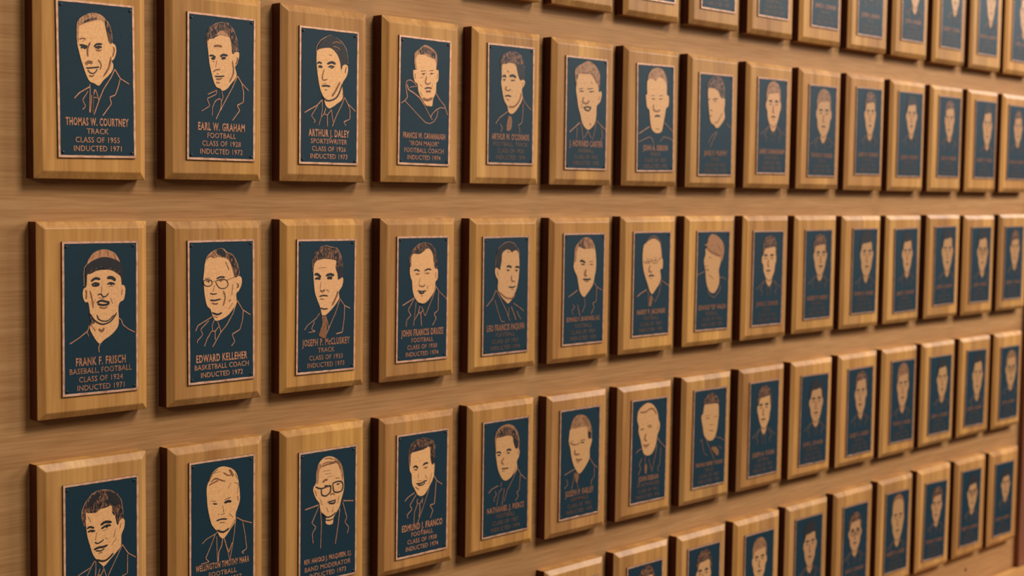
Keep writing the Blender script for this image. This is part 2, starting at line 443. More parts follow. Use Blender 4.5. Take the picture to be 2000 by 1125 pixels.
(2,1): """F -236,685 -246,516 -302,450 -312,349 -275,255 -219,244 -192,90 -174,-81 -193,-165 -118,-306 -28,-406 52,-351 186,-273 293,-159 312,-39 303,134 333,228 401,268 430,422 401,493 362,503 353,632 286,703 151,741 37,744 -76,731 -189,683
P -235,837 -207,920 -113,1020 38,1064 171,1040 267,978 334,856 228,910 76,945 -57,925 -170,877
D -268,685 -260,787 -189,861 -57,925 76,945 228,910 344,848 388,752 392,665 382,519 362,546 343,633 276,686 190,732 94,751 -1,780 -95,731 -189,700 -245,659 -255,499 -274,500
c1.1 -287,500 -292,686 -282,787 -226,853
m1.6 -189,700 -152,758
m1.6 -114,723 -67,781
m1.6 -1,763 9,796
m1.6 132,745 190,774
m1.6 209,722 257,747
m1.6 285,686 334,719
m2.4 -142,927 -132,986
m2.4 -15,947 -15,1055
m2.4 133,950 118,1046
m2.4 267,896 219,996
d3 -171,572 -96,617 -11,598
d4 107,616 189,620 256,570
d2.4 -162,521 -96,544 -21,521
d2 -153,509 -96,499 -30,508
d3.4 -106,528 -68,526
d2.4 112,520 179,538 243,509
d3.4 160,522 198,520
m1.8 131,485 218,482
m1.8 17,489 7,387
d1.5 -59,356 -2,371 36,326 93,336 131,382
m2 -40,313 54,297
d2.6 -75,237 -3,265 73,251 150,231
d2.6 -60,223 -3,200 92,199 146,221
m1.8 -31,167 54,146 111,169
d1.4 -70,50 -42,-20 53,-59 149,-39 226,35
d1.8 -192,73 -117,-33 -4,-99 91,-96 187,-49 274,67
m2 -265,440 -250,398 -256,296
m2.4 372,425 362,339
m1.6 -190,429 -153,292 -135,155
m1.6 -97,289 -135,223
m1.6 169,295 207,208
m3 -42,-174 15,-211 53,-162
m2 -174,-98 -99,-205
H -183,55 -145,-15 -108,-68 -155,-99 -177,-47
c1.6 -537,-381 -380,-298 -230,-197 -202,-114
c1.1 -249,-196 -212,-283
c1.6 -34,-542 -43,-464 -15,-406
c1.5 313,-21 361,-59 380,-129 478,-204 599,-263
D -106,521 -87,537 -68,520 -87,500
D 160,517 179,533 198,515 179,495""",
(2,2): """F -330,810 -346,684 -364,540 -354,431 -333,249 -292,101 -228,43 -196,-50 -153,-125 -110,-159 -1,-135 131,-69 264,71 297,143 287,273 342,326 399,434 395,545 332,575 266,550 211,681 157,830 48,888 -125,912 -276,898
L -330,810 -297,917 -189,1004 -60,1046 38,1044 114,978 202,957 267,882 333,751 355,602 299,568 255,588 200,718 146,840 48,892 -61,910 -147,885 -233,915 -287,871
H -136,1017 5,1045 92,969 202,939 311,770 344,603 266,587 179,793 92,887 -39,918
D -103,1011 -6,1039 70,970 59,903 -28,936
m2 -297,890 -211,932 -147,894
d2 -331,553 -235,567
d2.2 -106,544 -30,572 64,562
m4 -310,510 -246,517
m3.4 -74,519 24,515
d1.1 -364,518 -310,537 -214,524 -197,460 -257,426 -343,448 -364,518
d1.1 -197,496 -128,512
d1.1 -128,503 -19,535 90,512 122,428 45,376 -63,400 -128,503
d1.8 90,508 266,565
m1.8 -150,440 -172,332
d1.5 -237,307 -172,292 -97,299
d2 -237,198 -151,185 -17,205
m2 -205,148 -130,125 -76,135
d2.4 -204,-13 -88,-52 -1,-24
m2 23,341 66,229 22,84
m4 143,151 176,186
m2 221,442 198,259
m2 310,457 332,400 298,383
m3 80,823 145,684
m2 131,23 220,129
m3 -164,-79 -88,-102
c1.6 -518,-302 -475,-214 -196,-86
c1.3 -261,-146 -422,-281 -380,-375 -487,-467 -483,-503
c1.3 -153,-134 -197,-232 -187,-315
c1.5 -208,-323 -137,-331 -67,-259
c1.5 -208,-323 -295,-444 -349,-568
c1.4 -137,-331 -138,-474
c1.5 -88,-175 -35,-298 -24,-353
c1.6 308,161 219,-56 86,-250 -24,-353 -188,-589
c1.6 308,165 419,-2 576,-95
c1.5 430,-3 414,-178 362,-333 199,-405 256,-530 190,-599
D -283,511 -261,528 -240,509 -261,488
D -45,516 -24,533 -2,514 -24,493""",
(2,3): """F -297,743 -303,566 -294,453 -265,243 -202,95 -139,-37 -107,-152 -45,-172 57,-111 181,-2 284,124 272,240 344,335 374,449 352,499 300,501 259,453 236,568 203,699 212,797 46,833 -119,836 -241,806
H -331,648 -332,792 -283,920 -182,1031 -60,1070 85,1043 210,1025 295,910 349,778 357,630 352,516 258,469 247,551 193,683 212,805 108,824 4,850 -119,833 -241,806 -291,727 -304,599
D 204,667 350,696 352,516 258,469 240,568
L -160,861 -120,933 -17,940 -12,863
L 46,852 65,938 180,912 170,834
c1 -330,632 -332,808 -263,952 -142,1055 -19,1074 105,1046 230,1025 316,893 356,745 362,548
d3.8 -279,563 -218,571 -136,513
d3.8 -23,539 70,563 164,537
d3 -268,490 -207,499 -145,481
d4.4 4,493 71,501 116,486
m2 -135,432 -154,304
m3 -153,284 -92,261 -41,296
d2 -173,175 -70,190 23,175
m3.4 -152,129 -59,122
m2 -10,299 53,247
m2 -199,677 -14,688
m3 118,0 220,160 251,257
d1.8 -140,-29 -67,-53 25,-48
c1.2 -491,-407 -431,-330 -331,-271 -230,-211 -159,-126
c1.1 -270,-266 -339,-400 -247,-445 -400,-453
M -107,-185 -14,-173 8,-305 -10,-565 -144,-540 -165,-490 -95,-316
c1.1 -107,-204 -24,-254
c1.1 -85,-308 -40,-310 -31,-482
c1.1 -4,-206 50,-397
c1.3 295,91 203,-134 61,-389 -30,-563
c1.4 294,124 412,-12 540,-67
c1.5 412,-12 404,-243 365,-488
c2 365,-488 219,-516
D -227,492 -207,507 -186,491 -207,472
D 40,495 60,511 81,494 60,475""",
(2,4): """F -310,807 -340,551 -315,413 -280,343 -266,188 -218,49 -123,-59 -29,-98 88,-68 227,48 308,167 318,306 376,374 374,548 302,568 264,708 238,847 142,953 2,904 -114,846 -230,857
H -346,637 -344,808 -277,909 -140,1018 23,1059 188,1030 308,916 358,775 366,583 302,576 259,725 250,847 166,935 106,971 2,895 -114,846 -241,866 -309,790 -307,619
L -207,891 -116,975 24,1007 48,955 -68,888 -161,864
D 141,996 236,986 309,846 257,847
c1 -346,637 -349,808 -254,943 -117,1035 34,1062 188,1036 308,924 358,758
d2.4 -241,540 -167,555 -90,522
d2.4 31,528 125,560 207,544
m3.6 -201,478 -85,475
m3.6 32,483 173,481
m2 -83,389 -105,269
m2 -116,260 -11,231 59,263
d2 -145,158 -33,141 89,149
d2.6 -103,127 -32,102 38,121
m4 -50,56 -8,57
m3 118,243 107,192
d1.8 -100,-74 -6,-102 100,-82
m2 327,497 329,375
c1.7 -514,-110 -217,23
c1.2 -228,-2 -375,-202 -298,-300 -407,-389 -417,-509
c1 -170,-57 -201,-262 -232,-502
c1.4 -75,-130 -108,-267 -50,-270 19,-204
c1.6 -50,-270 -27,-514
c1.2 -108,-267 -211,-400
c1.2 -28,-150 56,-327
c1.2 343,218 252,12 68,-328
c1.2 319,245 416,128 624,-30
c1.3 405,111 399,-239 293,-304 354,-395 260,-521
D -173,474 -150,491 -127,473 -150,453
D 84,480 107,497 131,479 107,459""",
(2,5): """F -152,801 -173,560 -296,564 -325,496 -294,391 -231,302 -241,146 -164,4 -13,-125 63,-173 162,-99 224,-14 298,105 346,262 368,419 378,577 362,788 309,894 171,880 45,918 -54,894
D -284,581 -299,754 -252,908 -130,1009 68,1069 219,1018 322,929 348,840 297,894 209,888 159,854 83,908 -30,911 -128,835 -138,697 -173,560 -184,508 -234,544
H -80,938 43,1022 220,983 297,912 196,897 70,943
c1.1 -309,581 -300,788 -216,959 -57,1050 80,1074 219,1036 347,911 380,787
m3 21,875 84,856
d3 6,568 76,583 151,549
d4 7,501 89,502
d3 257,551 328,561 371,533
d3.4 248,493 329,487
m2 154,392 156,287 257,265
d2 70,164 183,149 271,173
m3 146,103 214,109
m2.4 -202,75 -14,-47 162,-72 261,2
m2.4 -258,493 -232,388
c1.6 -554,-201 -385,-55 -289,114
c1.2 -277,113 -138,-101 15,-319 119,-526
c1.1 -323,-75 -234,-305 -131,-520 -31,-534
c1.6 152,-238 243,-401 295,-510
c1 89,-253 80,-427
c1.3 214,-172 367,-250 522,-346
c1.1 318,-335 383,-445 448,-510
D 27,499 52,516 77,497 52,477
D 273,487 298,504 324,485 299,465""",
(2,6): """F -269,870 -314,708 -335,561 -345,480 -293,364 -229,280 -188,131 -133,-52 -5,-173 93,-111 216,0 302,113 336,261 371,377 379,543 360,742 319,859 167,854 -8,849 -159,893
L -328,741 -307,887 -186,1000 -40,1088 110,1094 238,1026 318,909 332,851 167,862 42,848 -84,883 -208,885 -254,772 -274,593 -324,594
H -209,935 -113,1031 -14,1071 -36,964 42,856 -84,883
m5 49,1053 127,945 167,878
d3.4 -150,589 -76,601 25,552
d4.4 -112,528 1,516
d2.4 150,573 276,578
m3.4 164,523 291,512
m4 54,419 19,305 83,270
d3 -41,208 85,195 216,202
m3.6 23,153 136,152
c1.8 -488,-152 -208,-24
c1 -349,-322 -286,-374 -382,-451 -343,-535
c1.4 -200,-329 -146,-496 -120,-563
c1 21,-207 49,-341 -46,-501
c1.3 340,112 419,26 587,-48
c1.2 419,26 402,-290 289,-319 342,-404 244,-549
D -79,525 -55,541 -29,524 -54,505
D 202,514 227,530 253,513 228,494""",
(2,7): """F -310,860 -345,688 -340,516 -306,326 -232,151 -144,-8 -85,-132 16,-232 152,-124 287,11 326,132 291,308 375,340 383,515 338,586 304,761 256,919 58,1009 -108,977 -243,910
M -347,740 -310,860 -189,944 -53,1011 85,1026 227,954 301,849 351,621 309,604 275,779 200,920 58,992 -80,968 -215,901 -296,842 -317,671
c1 -216,927 -82,1046 55,1078 197,1024 313,901
m2.4 -232,565 -108,562
d4 -208,513 -106,510
m2.4 44,576 155,590
d4 52,523 158,526
m1.4 -312,516 -215,470 -91,475 -38,552 20,472 160,469 241,554 325,569
m3 -75,423 -112,285 -1,265
d2.8 -122,170 -26,191 72,175
m3 -65,119 4,125
c2 -505,-270 -398,-205 -181,-128
c1 -125,-165 -104,-391 -100,-513
c1 -11,-257 77,-382
c1.6 370,60 515,-15 660,-82
c1 343,26 268,-233 120,-419
M -52,-272 19,-310 -3,-483 -87,-479""",
(2,8): """F -311,766 -318,613 -370,494 -349,358 -301,220 -279,65 -229,-108 -122,-249 25,-297 139,-241 235,-105 256,67 219,224 271,378 309,498 246,603 70,623 -135,678
P -357,844 -259,877 -221,1004 -96,1092 78,1070 257,983 380,861 416,722 393,583 326,446 264,517 246,603 69,641 -108,712 -284,817
m4 -283,783 -136,695 99,614 276,577
c1.4 -343,860 -109,746 156,648
m3 148,829 299,706
m5 -187,556 -94,540
m4 -334,340 -221,351
d4 -288,267 -173,256
m3 -168,148 10,40
c1.2 -609,143 -456,190 -343,221
c1 -224,-211 -118,-335 59,-402 257,-279 324,-143
c1.2 271,67 418,63 523,7""",
(3,1): """F -285,700 -282,570 -271,453 -248,305 -202,152 -163,30 -100,-69 -5,-173 43,-196 140,-111 238,-26 336,75 345,250 395,360 404,476 363,512 322,489 273,424 241,546 185,744 80,731 -32,719 -111,673 -238,693
H -339,708 -316,776 -252,896 -157,983 -46,1018 66,1009 179,986 275,921 340,809 364,674 379,524 322,504 281,422 257,543 185,628 177,746 81,753 -16,731 -95,678 -175,683 -269,705 -278,598 -294,500 -325,576
D -173,942 -78,986 -22,957 -94,873 -221,777 -253,810
D 82,978 178,964 308,858 323,753 242,751 177,789 113,784 49,838 113,872
L -142,822 -46,910 17,886 81,833 17,799 -79,755
c1.2 -302,494 -345,637 -344,738 -284,858 -173,978 -77,1015 50,1019 179,986 275,921 348,808 375,643 379,510
d2.6 -258,448 -208,468 -134,439
d2.4 -248,391 -189,408 -116,387
d3.4 -192,394 -145,386
d3.4 -20,467 63,505 176,483
d2.6 -14,405 79,446 162,434
d3.6 63,425 108,424
m1.6 14,370 111,391
m1.6 -90,365 -114,239
d1.6 -127,215 -67,184 37,231
m1.8 62,253 102,225
d2.8 -144,96 -51,118 13,113 101,130
d1.6 -115,76 -20,58 45,88
d2.2 -60,26 4,32
d2.4 -108,-67 11,-113 108,-91 205,-13
m1.6 338,443 321,357
m1.8 240,356 207,229
m1.6 -238,635 -191,541
m1.6 255,221 174,117
c1.4 -417,-272 -323,-232 -196,-182 -124,-86
c1.1 -188,-184 -260,-301
c1.3 -108,-89 -109,-227 -118,-327
c1.3 19,-199 42,-269 74,-363
c1.6 -86,-319 -22,-338 35,-239
c1.1 -38,-226 -62,-309
c1.3 361,86 286,-49 172,-249 106,-369
c1.6 361,93 467,-65 607,-157
c1.2 458,-79 452,-389 358,-416
D -184,394 -169,406 -153,389 -169,374
D 71,422 87,434 103,417 87,402""",
(3,2): """F -323,712 -317,542 -303,387 -263,211 -214,67 -114,-52 -63,-146 7,-192 68,-150 149,-60 252,62 262,198 303,296 344,411 344,532 323,707 292,849 210,963 47,1033 -93,1029 -213,951 -283,825
m1.4 -283,808 -213,934 -93,1012
m1.8 -243,802 -154,858 -53,819 48,780
m3 -173,840 -103,843
m2 -283,757 -173,793 -93,816
m1.8 7,939 108,874 169,883
m3.4 129,974 179,907 210,843
m1.8 231,737 313,705
m1.6 -193,948 -53,964
m1.4 169,746 108,651
m2 251,889 302,779
m1.6 323,707 292,539
m2 -229,486 -134,464
d3.4 -204,437 -110,416
d2.6 38,469 159,493
d3.4 27,419 109,433 170,416
m1.6 -3,376 17,253
d2.2 -89,244 -73,238
d1.6 -43,225 38,233
d2 -134,131 -33,148 88,130
m3.4 -63,91 38,83
d2.6 -124,-24 7,-80 129,-31
m2.4 303,503 313,415
m2.4 149,-43 252,96
m1.4 129,219 211,137
c1.3 -412,-215 -333,-152 -134,-83 -104,-62
c1.3 -154,-96 -244,-286 -343,-474 -274,-546 -432,-556
c1.1 -124,-136 -118,-359 -104,-576
c1.9 -3,-190 -23,-307 -83,-408 -94,-569
c1.9 28,-195 68,-322 119,-452 191,-291
c1 48,-233 109,-467 140,-593
c1.3 262,112 231,-142 191,-360 140,-593
c1.7 282,126 396,56 594,-15
c1.2 406,37 458,-214 490,-446 380,-497 438,-525
D -178,429 -158,443 -138,423 -158,406
D 52,423 72,437 92,417 72,399""",
(3,3): """F -280,777 -290,615 -346,533 -334,441 -277,324 -208,241 -185,128 -116,9 -58,-46 -58,-147 23,-187 104,-172 115,-82 172,1 253,99 299,239 356,415 354,581 330,787 247,945 84,1047 -77,1058 -202,983 -258,882
L -279,740 -258,882 -201,956 -162,897 -216,804 -233,607 -290,615
L 107,1017 223,966 318,825 342,657 319,568 283,757 212,903
m1.6 -156,932 -30,962 131,941
m1.4 -99,1025 15,1029 107,990
m2.4 -167,898 -53,919 39,926 154,938
m2.4 108,962 224,911 283,775
d1.4 27,927 154,920
m2 -235,879 -245,736
m3 -131,602 -86,642 -17,641
m3 156,645 249,638
d2 -301,553 -164,498 30,525 42,423 -49,354 -152,387 -164,498
d2 99,525 122,568 273,574 332,511 309,404 204,382 123,412 99,525
d1.8 30,525 99,525
d5 -92,542 -23,533
d5 185,531 254,531
m2 43,350 89,376 147,344
m2 53,440 43,350
d2 -26,232 66,237 170,249
d2.4 2,210 124,192 159,232
d2 -139,49 -47,-35 68,-34 172,19
d1.6 -63,-87 23,-104 115,-91
m1.8 -186,310 -140,194
m1.8 251,320 206,180
m1.8 -48,144 -1,46
m1.8 113,120 91,32
m2.4 -312,492 -266,376
m1.4 -121,810 40,807
m1.4 -75,749 63,749
m1.4 -29,688 109,706
c2 -528,166 -220,210
c1.4 -219,179 -376,-96 -281,-184 -364,-288 -345,-464
c1.3 -185,119 -156,-131 -176,-584
c1.6 265,79 232,-192 165,-559
c2 341,206 582,170
c1.4 334,179 430,-113 384,-198 479,-306 444,-412""",
(3,4): """F -341,730 -338,485 -291,408 -277,231 -205,99 -121,-19 -27,-50 67,-11 161,100 255,229 289,331 298,543 227,535 189,681 174,877 8,844 -156,829 -296,811
H -353,731 -354,853 -298,969 -159,1048 5,1070 148,1031 244,1002 305,897 308,702 286,563 239,533 201,644 174,877 103,877 -15,847 -156,847 -296,811 -318,727 -327,553
D 196,698 292,668 279,546 231,534
D -284,836 -204,887 -16,891 102,912 55,865 -133,840
L -216,915 -87,961 30,1000 -87,909 -204,884
c1 -334,484 -359,697 -355,871 -298,977 -159,1048 5,1070 148,1031 268,981 310,879 308,702
d3 -257,532 -187,549 -128,501
d3 1,542 59,574 131,568
m4 -233,488 -140,476
m4 18,491 120,492
m2 -115,403 -126,299
m2 -137,265 -31,247
d2.4 -176,209 -54,201 29,225 107,235
d2 -136,177 -30,162 65,202
m4 -194,150 -99,84
m2 63,344 123,265
m2 229,357 160,153
c1.5 -458,-93 -378,-26 -216,39
c1.3 -169,-3 -330,-190 -270,-270 -402,-372 -373,-429
c1.2 -132,-88 -148,-174 -72,-194 -2,-107
c1.3 -131,-185 -211,-340 -220,-550
c1.8 -72,-194 -70,-344 -92,-447
c1.2 -3,-89 -13,-193
c1.1 173,99 92,-103 -23,-351 -126,-556
c1.5 277,324 363,197 510,105
c1.4 352,180 310,-250 190,-259 271,-369 205,-511
D -205,485 -182,499 -158,479 -182,461
D 46,489 70,504 94,483 70,465""",
(3,5): """F -288,819 -297,637 -307,505 -281,368 -242,196 -157,34 -60,-63 59,-63 202,19 321,138 306,276 365,370 387,486 337,542 265,551 214,693 163,808 19,841 -171,830
L -334,741 -325,890 -245,1005 -104,1065 39,1074 183,1033 306,901 370,742 374,538 288,565 252,570 202,694 176,798 43,847 -100,830 -265,833 -299,737 -308,588
H -289,844 -244,955 -103,1031 88,1010 258,907 333,746 337,576 264,560 202,694 175,806 43,847 -147,836
D 189,746 334,712 337,576 264,560
c1.8 -173,972 -31,976 186,895
d2.4 -295,525 -225,541 -153,502
d2.8 1,533 60,556 144,532
d3.8 -264,483 -176,468
d4 6,491 93,485
m2.4 -68,408 -138,316 -66,265
d1.8 -136,187 -40,176 67,178
m3 -123,130 -40,135
m2 338,509 340,424
m2 178,5 284,160
c1.3 -504,-268 -412,-198 -225,-150
c1.1 -305,-247 -280,-342 -350,-391 -337,-460
c1 -105,-225 -199,-279 -265,-554
c1.1 -45,-234 -78,-397 -111,-561
c1 -131,-87 -153,-185
c1 321,121 204,-66 39,-279 -52,-502
c1.4 333,137 433,-4 594,-128
c1.2 421,-11 390,-330 318,-362 368,-446 285,-535
D -240,476 -217,490 -193,470 -216,453
D 30,488 54,501 78,482 55,464""",
(3,6): """F -331,753 -364,591 -374,476 -322,353 -294,217 -240,43 -162,-100 -33,-235 92,-184 240,-35 313,74 309,243 357,372 380,471 277,499 236,622 220,741 18,764 -182,753
L -331,753 -285,897 -164,1017 11,1035 189,971 294,851 361,709 377,589 354,491 265,493 223,640 207,743 68,767 -82,758 -207,764 -282,756
D 248,637 351,609 328,494 265,493
m5 50,978 140,901 270,769
m4 -187,936 -208,789
m3 -325,487 -226,491
d3.2 0,478 151,477
m5 -274,422 -169,410
d4.6 21,432 122,424
m1.6 -374,476 -149,399 0,448
m3 -171,302 -169,201 -18,182
m3.4 -141,86 -40,56 60,69
m3 -114,19 -14,6
c1.4 -493,-214 -359,-174 -173,-124
c1 -429,-314 -377,-421 -486,-506
c1.3 -172,-183 -216,-411 -263,-538
c1 -96,-243 -91,-411 -50,-551
c1.4 327,55 446,-96 577,-181
c1.1 472,-133 478,-354 366,-475 393,-546
M -159,-218 -33,-251 -79,-413 -142,-387
D -249,416 -224,430 -199,410 -223,393
D 46,428 71,441 97,422 72,404""",
(3,7): """F -441,854 -449,716 -388,570 -398,466 -322,283 -259,101 -183,-66 -28,-119 110,-82 218,48 268,202 291,324 357,441 366,582 320,658 270,840 122,1012 -77,1083 -269,1030 -403,938
m2.6 -374,900 -180,882 -15,937 125,924 244,789
d4.4 -330,498 -212,505
d4.4 -83,553 50,564
m4 -32,522 80,523
m3 -119,402 -169,267 -84,222
m3.4 -219,141 -121,112 4,134
m3 -147,71 -63,62
m2.6 297,536 287,431
c1.2 -461,-25 -367,43 -258,57
c1.2 -249,-163 -340,-293 -281,-388 -372,-535
c1 -139,-123 -134,-265
c1 -11,-191 97,-452
c1.5 294,252 413,133 649,-36
c1.2 287,93 227,-166 114,-507
c1 432,24 405,-365 323,-444 370,-539
M -146,-299 -61,-344 -82,-518 -138,-494""",
(3,8): """F -280,796 -286,606 -354,543 -333,403 -284,259 -232,81 -81,-57 94,-76 207,-1 274,150 309,340 330,513 320,707 272,790 23,803 -209,807
H -294,780 -271,899 -132,1025 39,1072 218,996 313,865 317,777 139,819 23,795 -94,831 -238,809 -274,657
L -98,901 -16,1015 46,923 22,830
m5 -170,474 -48,462
m4 140,487 257,485
m3 -211,538 -22,529
m3 -40,304 134,304
m4 -34,173 142,146
c1 -369,-61 -314,-15 -262,-212 -212,-356 -79,-424
c1.2 -155,-32 15,-260 205,-553
c1.2 237,-13 416,-49 583,-129
c1 366,-229 504,-332
M 74,-266 249,-251 372,-370 318,-470""",
}
# portraits too blurred to trace: centre, hair top, chin, half width, hair, spectacles, turn
SKETCH = {
(1, 9): (0.52, 0.04, 0.5, 0.25, 'L', 0, 0),
(1, 10): (0.53, 0.05, 0.56, 0.27, 'L', 0, 0),
(1, 11): (0.54, 0.05, 0.54, 0.22, 'H', 0, 0),
(1, 12): (0.54, 0.05, 0.5, 0.22, 'D', 0, 0),
(1, 13): (0.5, 0.06, 0.51, 0.23, 'H', 0, -0.3),
(1, 14): (0.58, 0.05, 0.57, 0.22, 'D', 0, 0),
(1, 15): (0.5, 0.08, 0.51, 0.22, 'H', 0, 0),
(2, 9): (0.54, 0.06, 0.52, 0.25, 'H', 0, -0.3),
(2, 10): (0.55, 0.06, 0.51, 0.26, 'H', 0, 0.3),
(2, 11): (0.56, 0.04, 0.56, 0.27, 'D', 0, 0.2),
(2, 12): (0.55, 0.06, 0.53, 0.22, 'D', 0, 0),
(2, 13): (0.6, 0.05, 0.57, 0.26, 'D', 0, 0),
(2, 14): (0.58, 0.05, 0.59, 0.26, 'D', 1, 0),
(2, 15): (0.55, 0.06, 0.54, 0.24, 'H', 0, 0),
(3, 9): (0.5, 0.06, 0.5, 0.24, 'H', 0, -0.3),
(3, 10): (0.56, 0.07, 0.53, 0.25, 'D', 0, 0),
(3, 11): (0.52, 0.05, 0.53, 0.24, 'H', 0, -0.2),
(3, 12): (0.5, 0.05, 0.57, 0.25, 'L', 0, 0),
(3, 13): (0.58, 0.06, 0.54, 0.24, 'D', 0, 0),
(3, 14): (0.58, 0.06, 0.6, 0.26, 'D', 0, 0),
(3, 15): (0.57, 0.07, 0.55, 0.28, 'L', 1, 0),
(4, 7): (0.55, 0.04, 0.52, 0.25, 'H', 0, 0),
(4, 8): (0.5, 0.05, 0.52, 0.24, 'H', 0, -0.3),
(4, 9): (0.5, 0.07, 0.52, 0.25, 'L', 0, 0),
(4, 10): (0.54, 0.06, 0.57, 0.24, 'D', 0, 0),
(4, 11): (0.49, 0.1, 0.55, 0.26, 'H', 1, 0),
(4, 12): (0.53, 0.05, 0.61, 0.26, 'M', 0, 0),
(4, 13): (0.56, 0.08, 0.53, 0.25, 'H', 0, -0.3),
(4, 14): (0.57, 0.08, 0.54, 0.24, 'D', 1, 0),
(4, 15): (0.58, 0.1, 0.5, 0.23, 'D', 0, 0),
(4, 6): (0.52, 0.06, 0.54, 0.25, 'H', 0, 0),
(0, 6): (0.52, 0.06, 0.54, 0.25, 'H', 0, 0),
(0, 7): (0.52, 0.06, 0.56, 0.25, 'D', 0, 0),
(0, 8): (0.5, 0.06, 0.54, 0.24, 'H', 0, 0.2),
(0, 9): (0.52, 0.06, 0.54, 0.25, 'H', 0, 0),
(0, 10): (0.55, 0.06, 0.54, 0.24, 'L', 0, 0),
(0, 11): (0.5, 0.06, 0.52, 0.24, 'H', 0, -0.2),
(0, 12): (0.55, 0.06, 0.6, 0.24, 'H', 0, 0),
(0, 13): (0.62, 0.06, 0.54, 0.22, 'H', 0, 0),
(0, 14): (0.6, 0.06, 0.57, 0.22, 'D', 0, 0),
(0, 15): (0.6, 0.06, 0.62, 0.24, 'H', 0, 0),
(0, 5): (0.5, 0.06, 0.54, 0.24, 'H', 0, 0),
}
# rows of lettering, name cap height (mm), shift from the usual height (mm)
WORDS = {
(1, 1): (['THOMAS W. COURTNEY', 'TRACK', 'CLASS OF 1955', 'INDUCTED 1971'], 11.5, 0),
(1, 2): (['EARL W. GRAHAM', 'FOOTBALL', 'CLASS OF 1928', 'INDUCTED 1972'], 12.2, 0),
(1, 3): (['ARTHUR J. DALEY', 'SPORTSWRITER', 'CLASS OF 1926', 'INDUCTED 1973'], 12, 0),
(1, 4): (['FRANCIS W. CAVANAUGH', '"IRON MAJOR"', 'FOOTBALL COACH', 'INDUCTED 1974'], 10, 0),
(1, 5): (["ARTHUR W. O'CONNOR", 'FOOTBALL, TRACK', 'CLASS OF 1928', 'INDUCTED 1974'], 11.5, 0),
(1, 6): (['J. HOWARD CARTER', 'BASEBALL', 'CLASS OF 1915', 'INDUCTED 1975'], 12, 0),
(1, 7): (['JOHN A. GIBSON', 'TRACK', 'CLASS OF 1929', 'INDUCTED 1975'], 11.5, -2),
(1, 8): (['JAMES F. MURPHY', 'TRACK', 'CLASS OF 1928', 'INDUCTED 1975'], 11, -2),
(1, 9): (['JAMES CUNNINGHAM', 'BASKETBALL', 'CLASS OF 1935', 'INDUCTED 1976'], 11, 0),
(2, 1): (['FRANK F. FRISCH', 'BASEBALL, FOOTBALL', 'CLASS OF 1924', 'INDUCTED 1971'], 12, -3),
(2, 2): (['EDWARD KELLEHER', 'BASKETBALL COACH', 'INDUCTED 1972'], 12, 0),
(2, 3): (['JOSEPH P. McCLUSKEY', 'TRACK', 'CLASS OF 1933', 'INDUCTED 1973'], 11.5, 0),
(2, 4): (['JOHN FRANCIS DRUZE', 'FOOTBALL', 'CLASS OF 1938', 'INDUCTED 1974'], 12, 0),
(2, 5): (['LEO FRANCIS PAQUIN', 'FOOTBALL', 'CLASS OF 1937', 'INDUCTED 1974'], 12, -1),
(2, 6): (['EDWARD F. DANOWSKI, A.S.', 'FOOTBALL', 'CLASS OF 1934', 'INDUCTED 1975'], 9, 0),
(2, 7): (['HARRY P. JACUNSKI', 'FOOTBALL', 'CLASS OF 1939', 'INDUCTED 1975'], 10.5, 0),
(2, 8): (['EDWARD "ED" WALSH', 'BASEBALL', 'CLASS OF 1920', 'INDUCTED 1975'], 10.5, 0),
(3, 1): (['ANDREW PALAU', 'FOOTBALL', 'CLASS OF 1938', 'INDUCTED 1972'], 12, 0),
(3, 2): (['WELLINGTON TIMOTHY MARA', 'FOOTBALL', 'CLASS OF 1937', 'INDUCTED 1972'], 10, 0),
(3, 3): (['REV. HAROLD J. MULQUEEN, S.J.', 'BAND MODERATOR', 'INDUCTED 1973'], 8.2, 0),
(3, 4): (['EDMUND J. FRANCO', 'FOOTBALL', 'CLASS OF 1938', 'INDUCTED 1974'], 12, 2),
(3, 5): (['NATHANIEL J. PIERCE', 'FOOTBALL', 'CLASS OF 1937', 'INDUCTED 1974'], 11, 0),
(3, 6): (['JOSEPH P. FARLEY', 'SWIMMING', 'CLASS OF 1935', 'INDUCTED 1975'], 12, 0),
(3, 7): (['JOHN KIERAN', 'SPORTSWRITER', 'CLASS OF 1912', 'INDUCTED 1976'], 11, 0),
(3, 8): (['THOMAS HENRY YOUNG', 'TRACK', 'CLASS OF 1938', 'INDUCTED 1976'], 9, 0),
}
_given = ['JAMES', 'JOHN', 'THOMAS', 'JOSEPH', 'ROBERT']
for _k in PLAQUE:       # the rest are too blurred to read: same layout, lines of like length
    if _k not in WORDS:
        _i = (_k[0]*7+_k[1]*3)
        WORDS[_k] = (['%s %s. %s' % (_given[_i % 5], 'AFPJWE'[_i % 6], ['CONNOR', 'MURPHY', 'SHERRY', 'PARKER', 'YOUNG'][(_i//2) % 5]),
                      ['FOOTBALL', 'TRACK', 'BASEBALL', 'BASKETBALL'][_i % 4], 'CLASS OF 19%02d' % (30+_i % 29), 'INDUCTED 19%02d' % (75+_k[1]//3)], 10.5, 0)

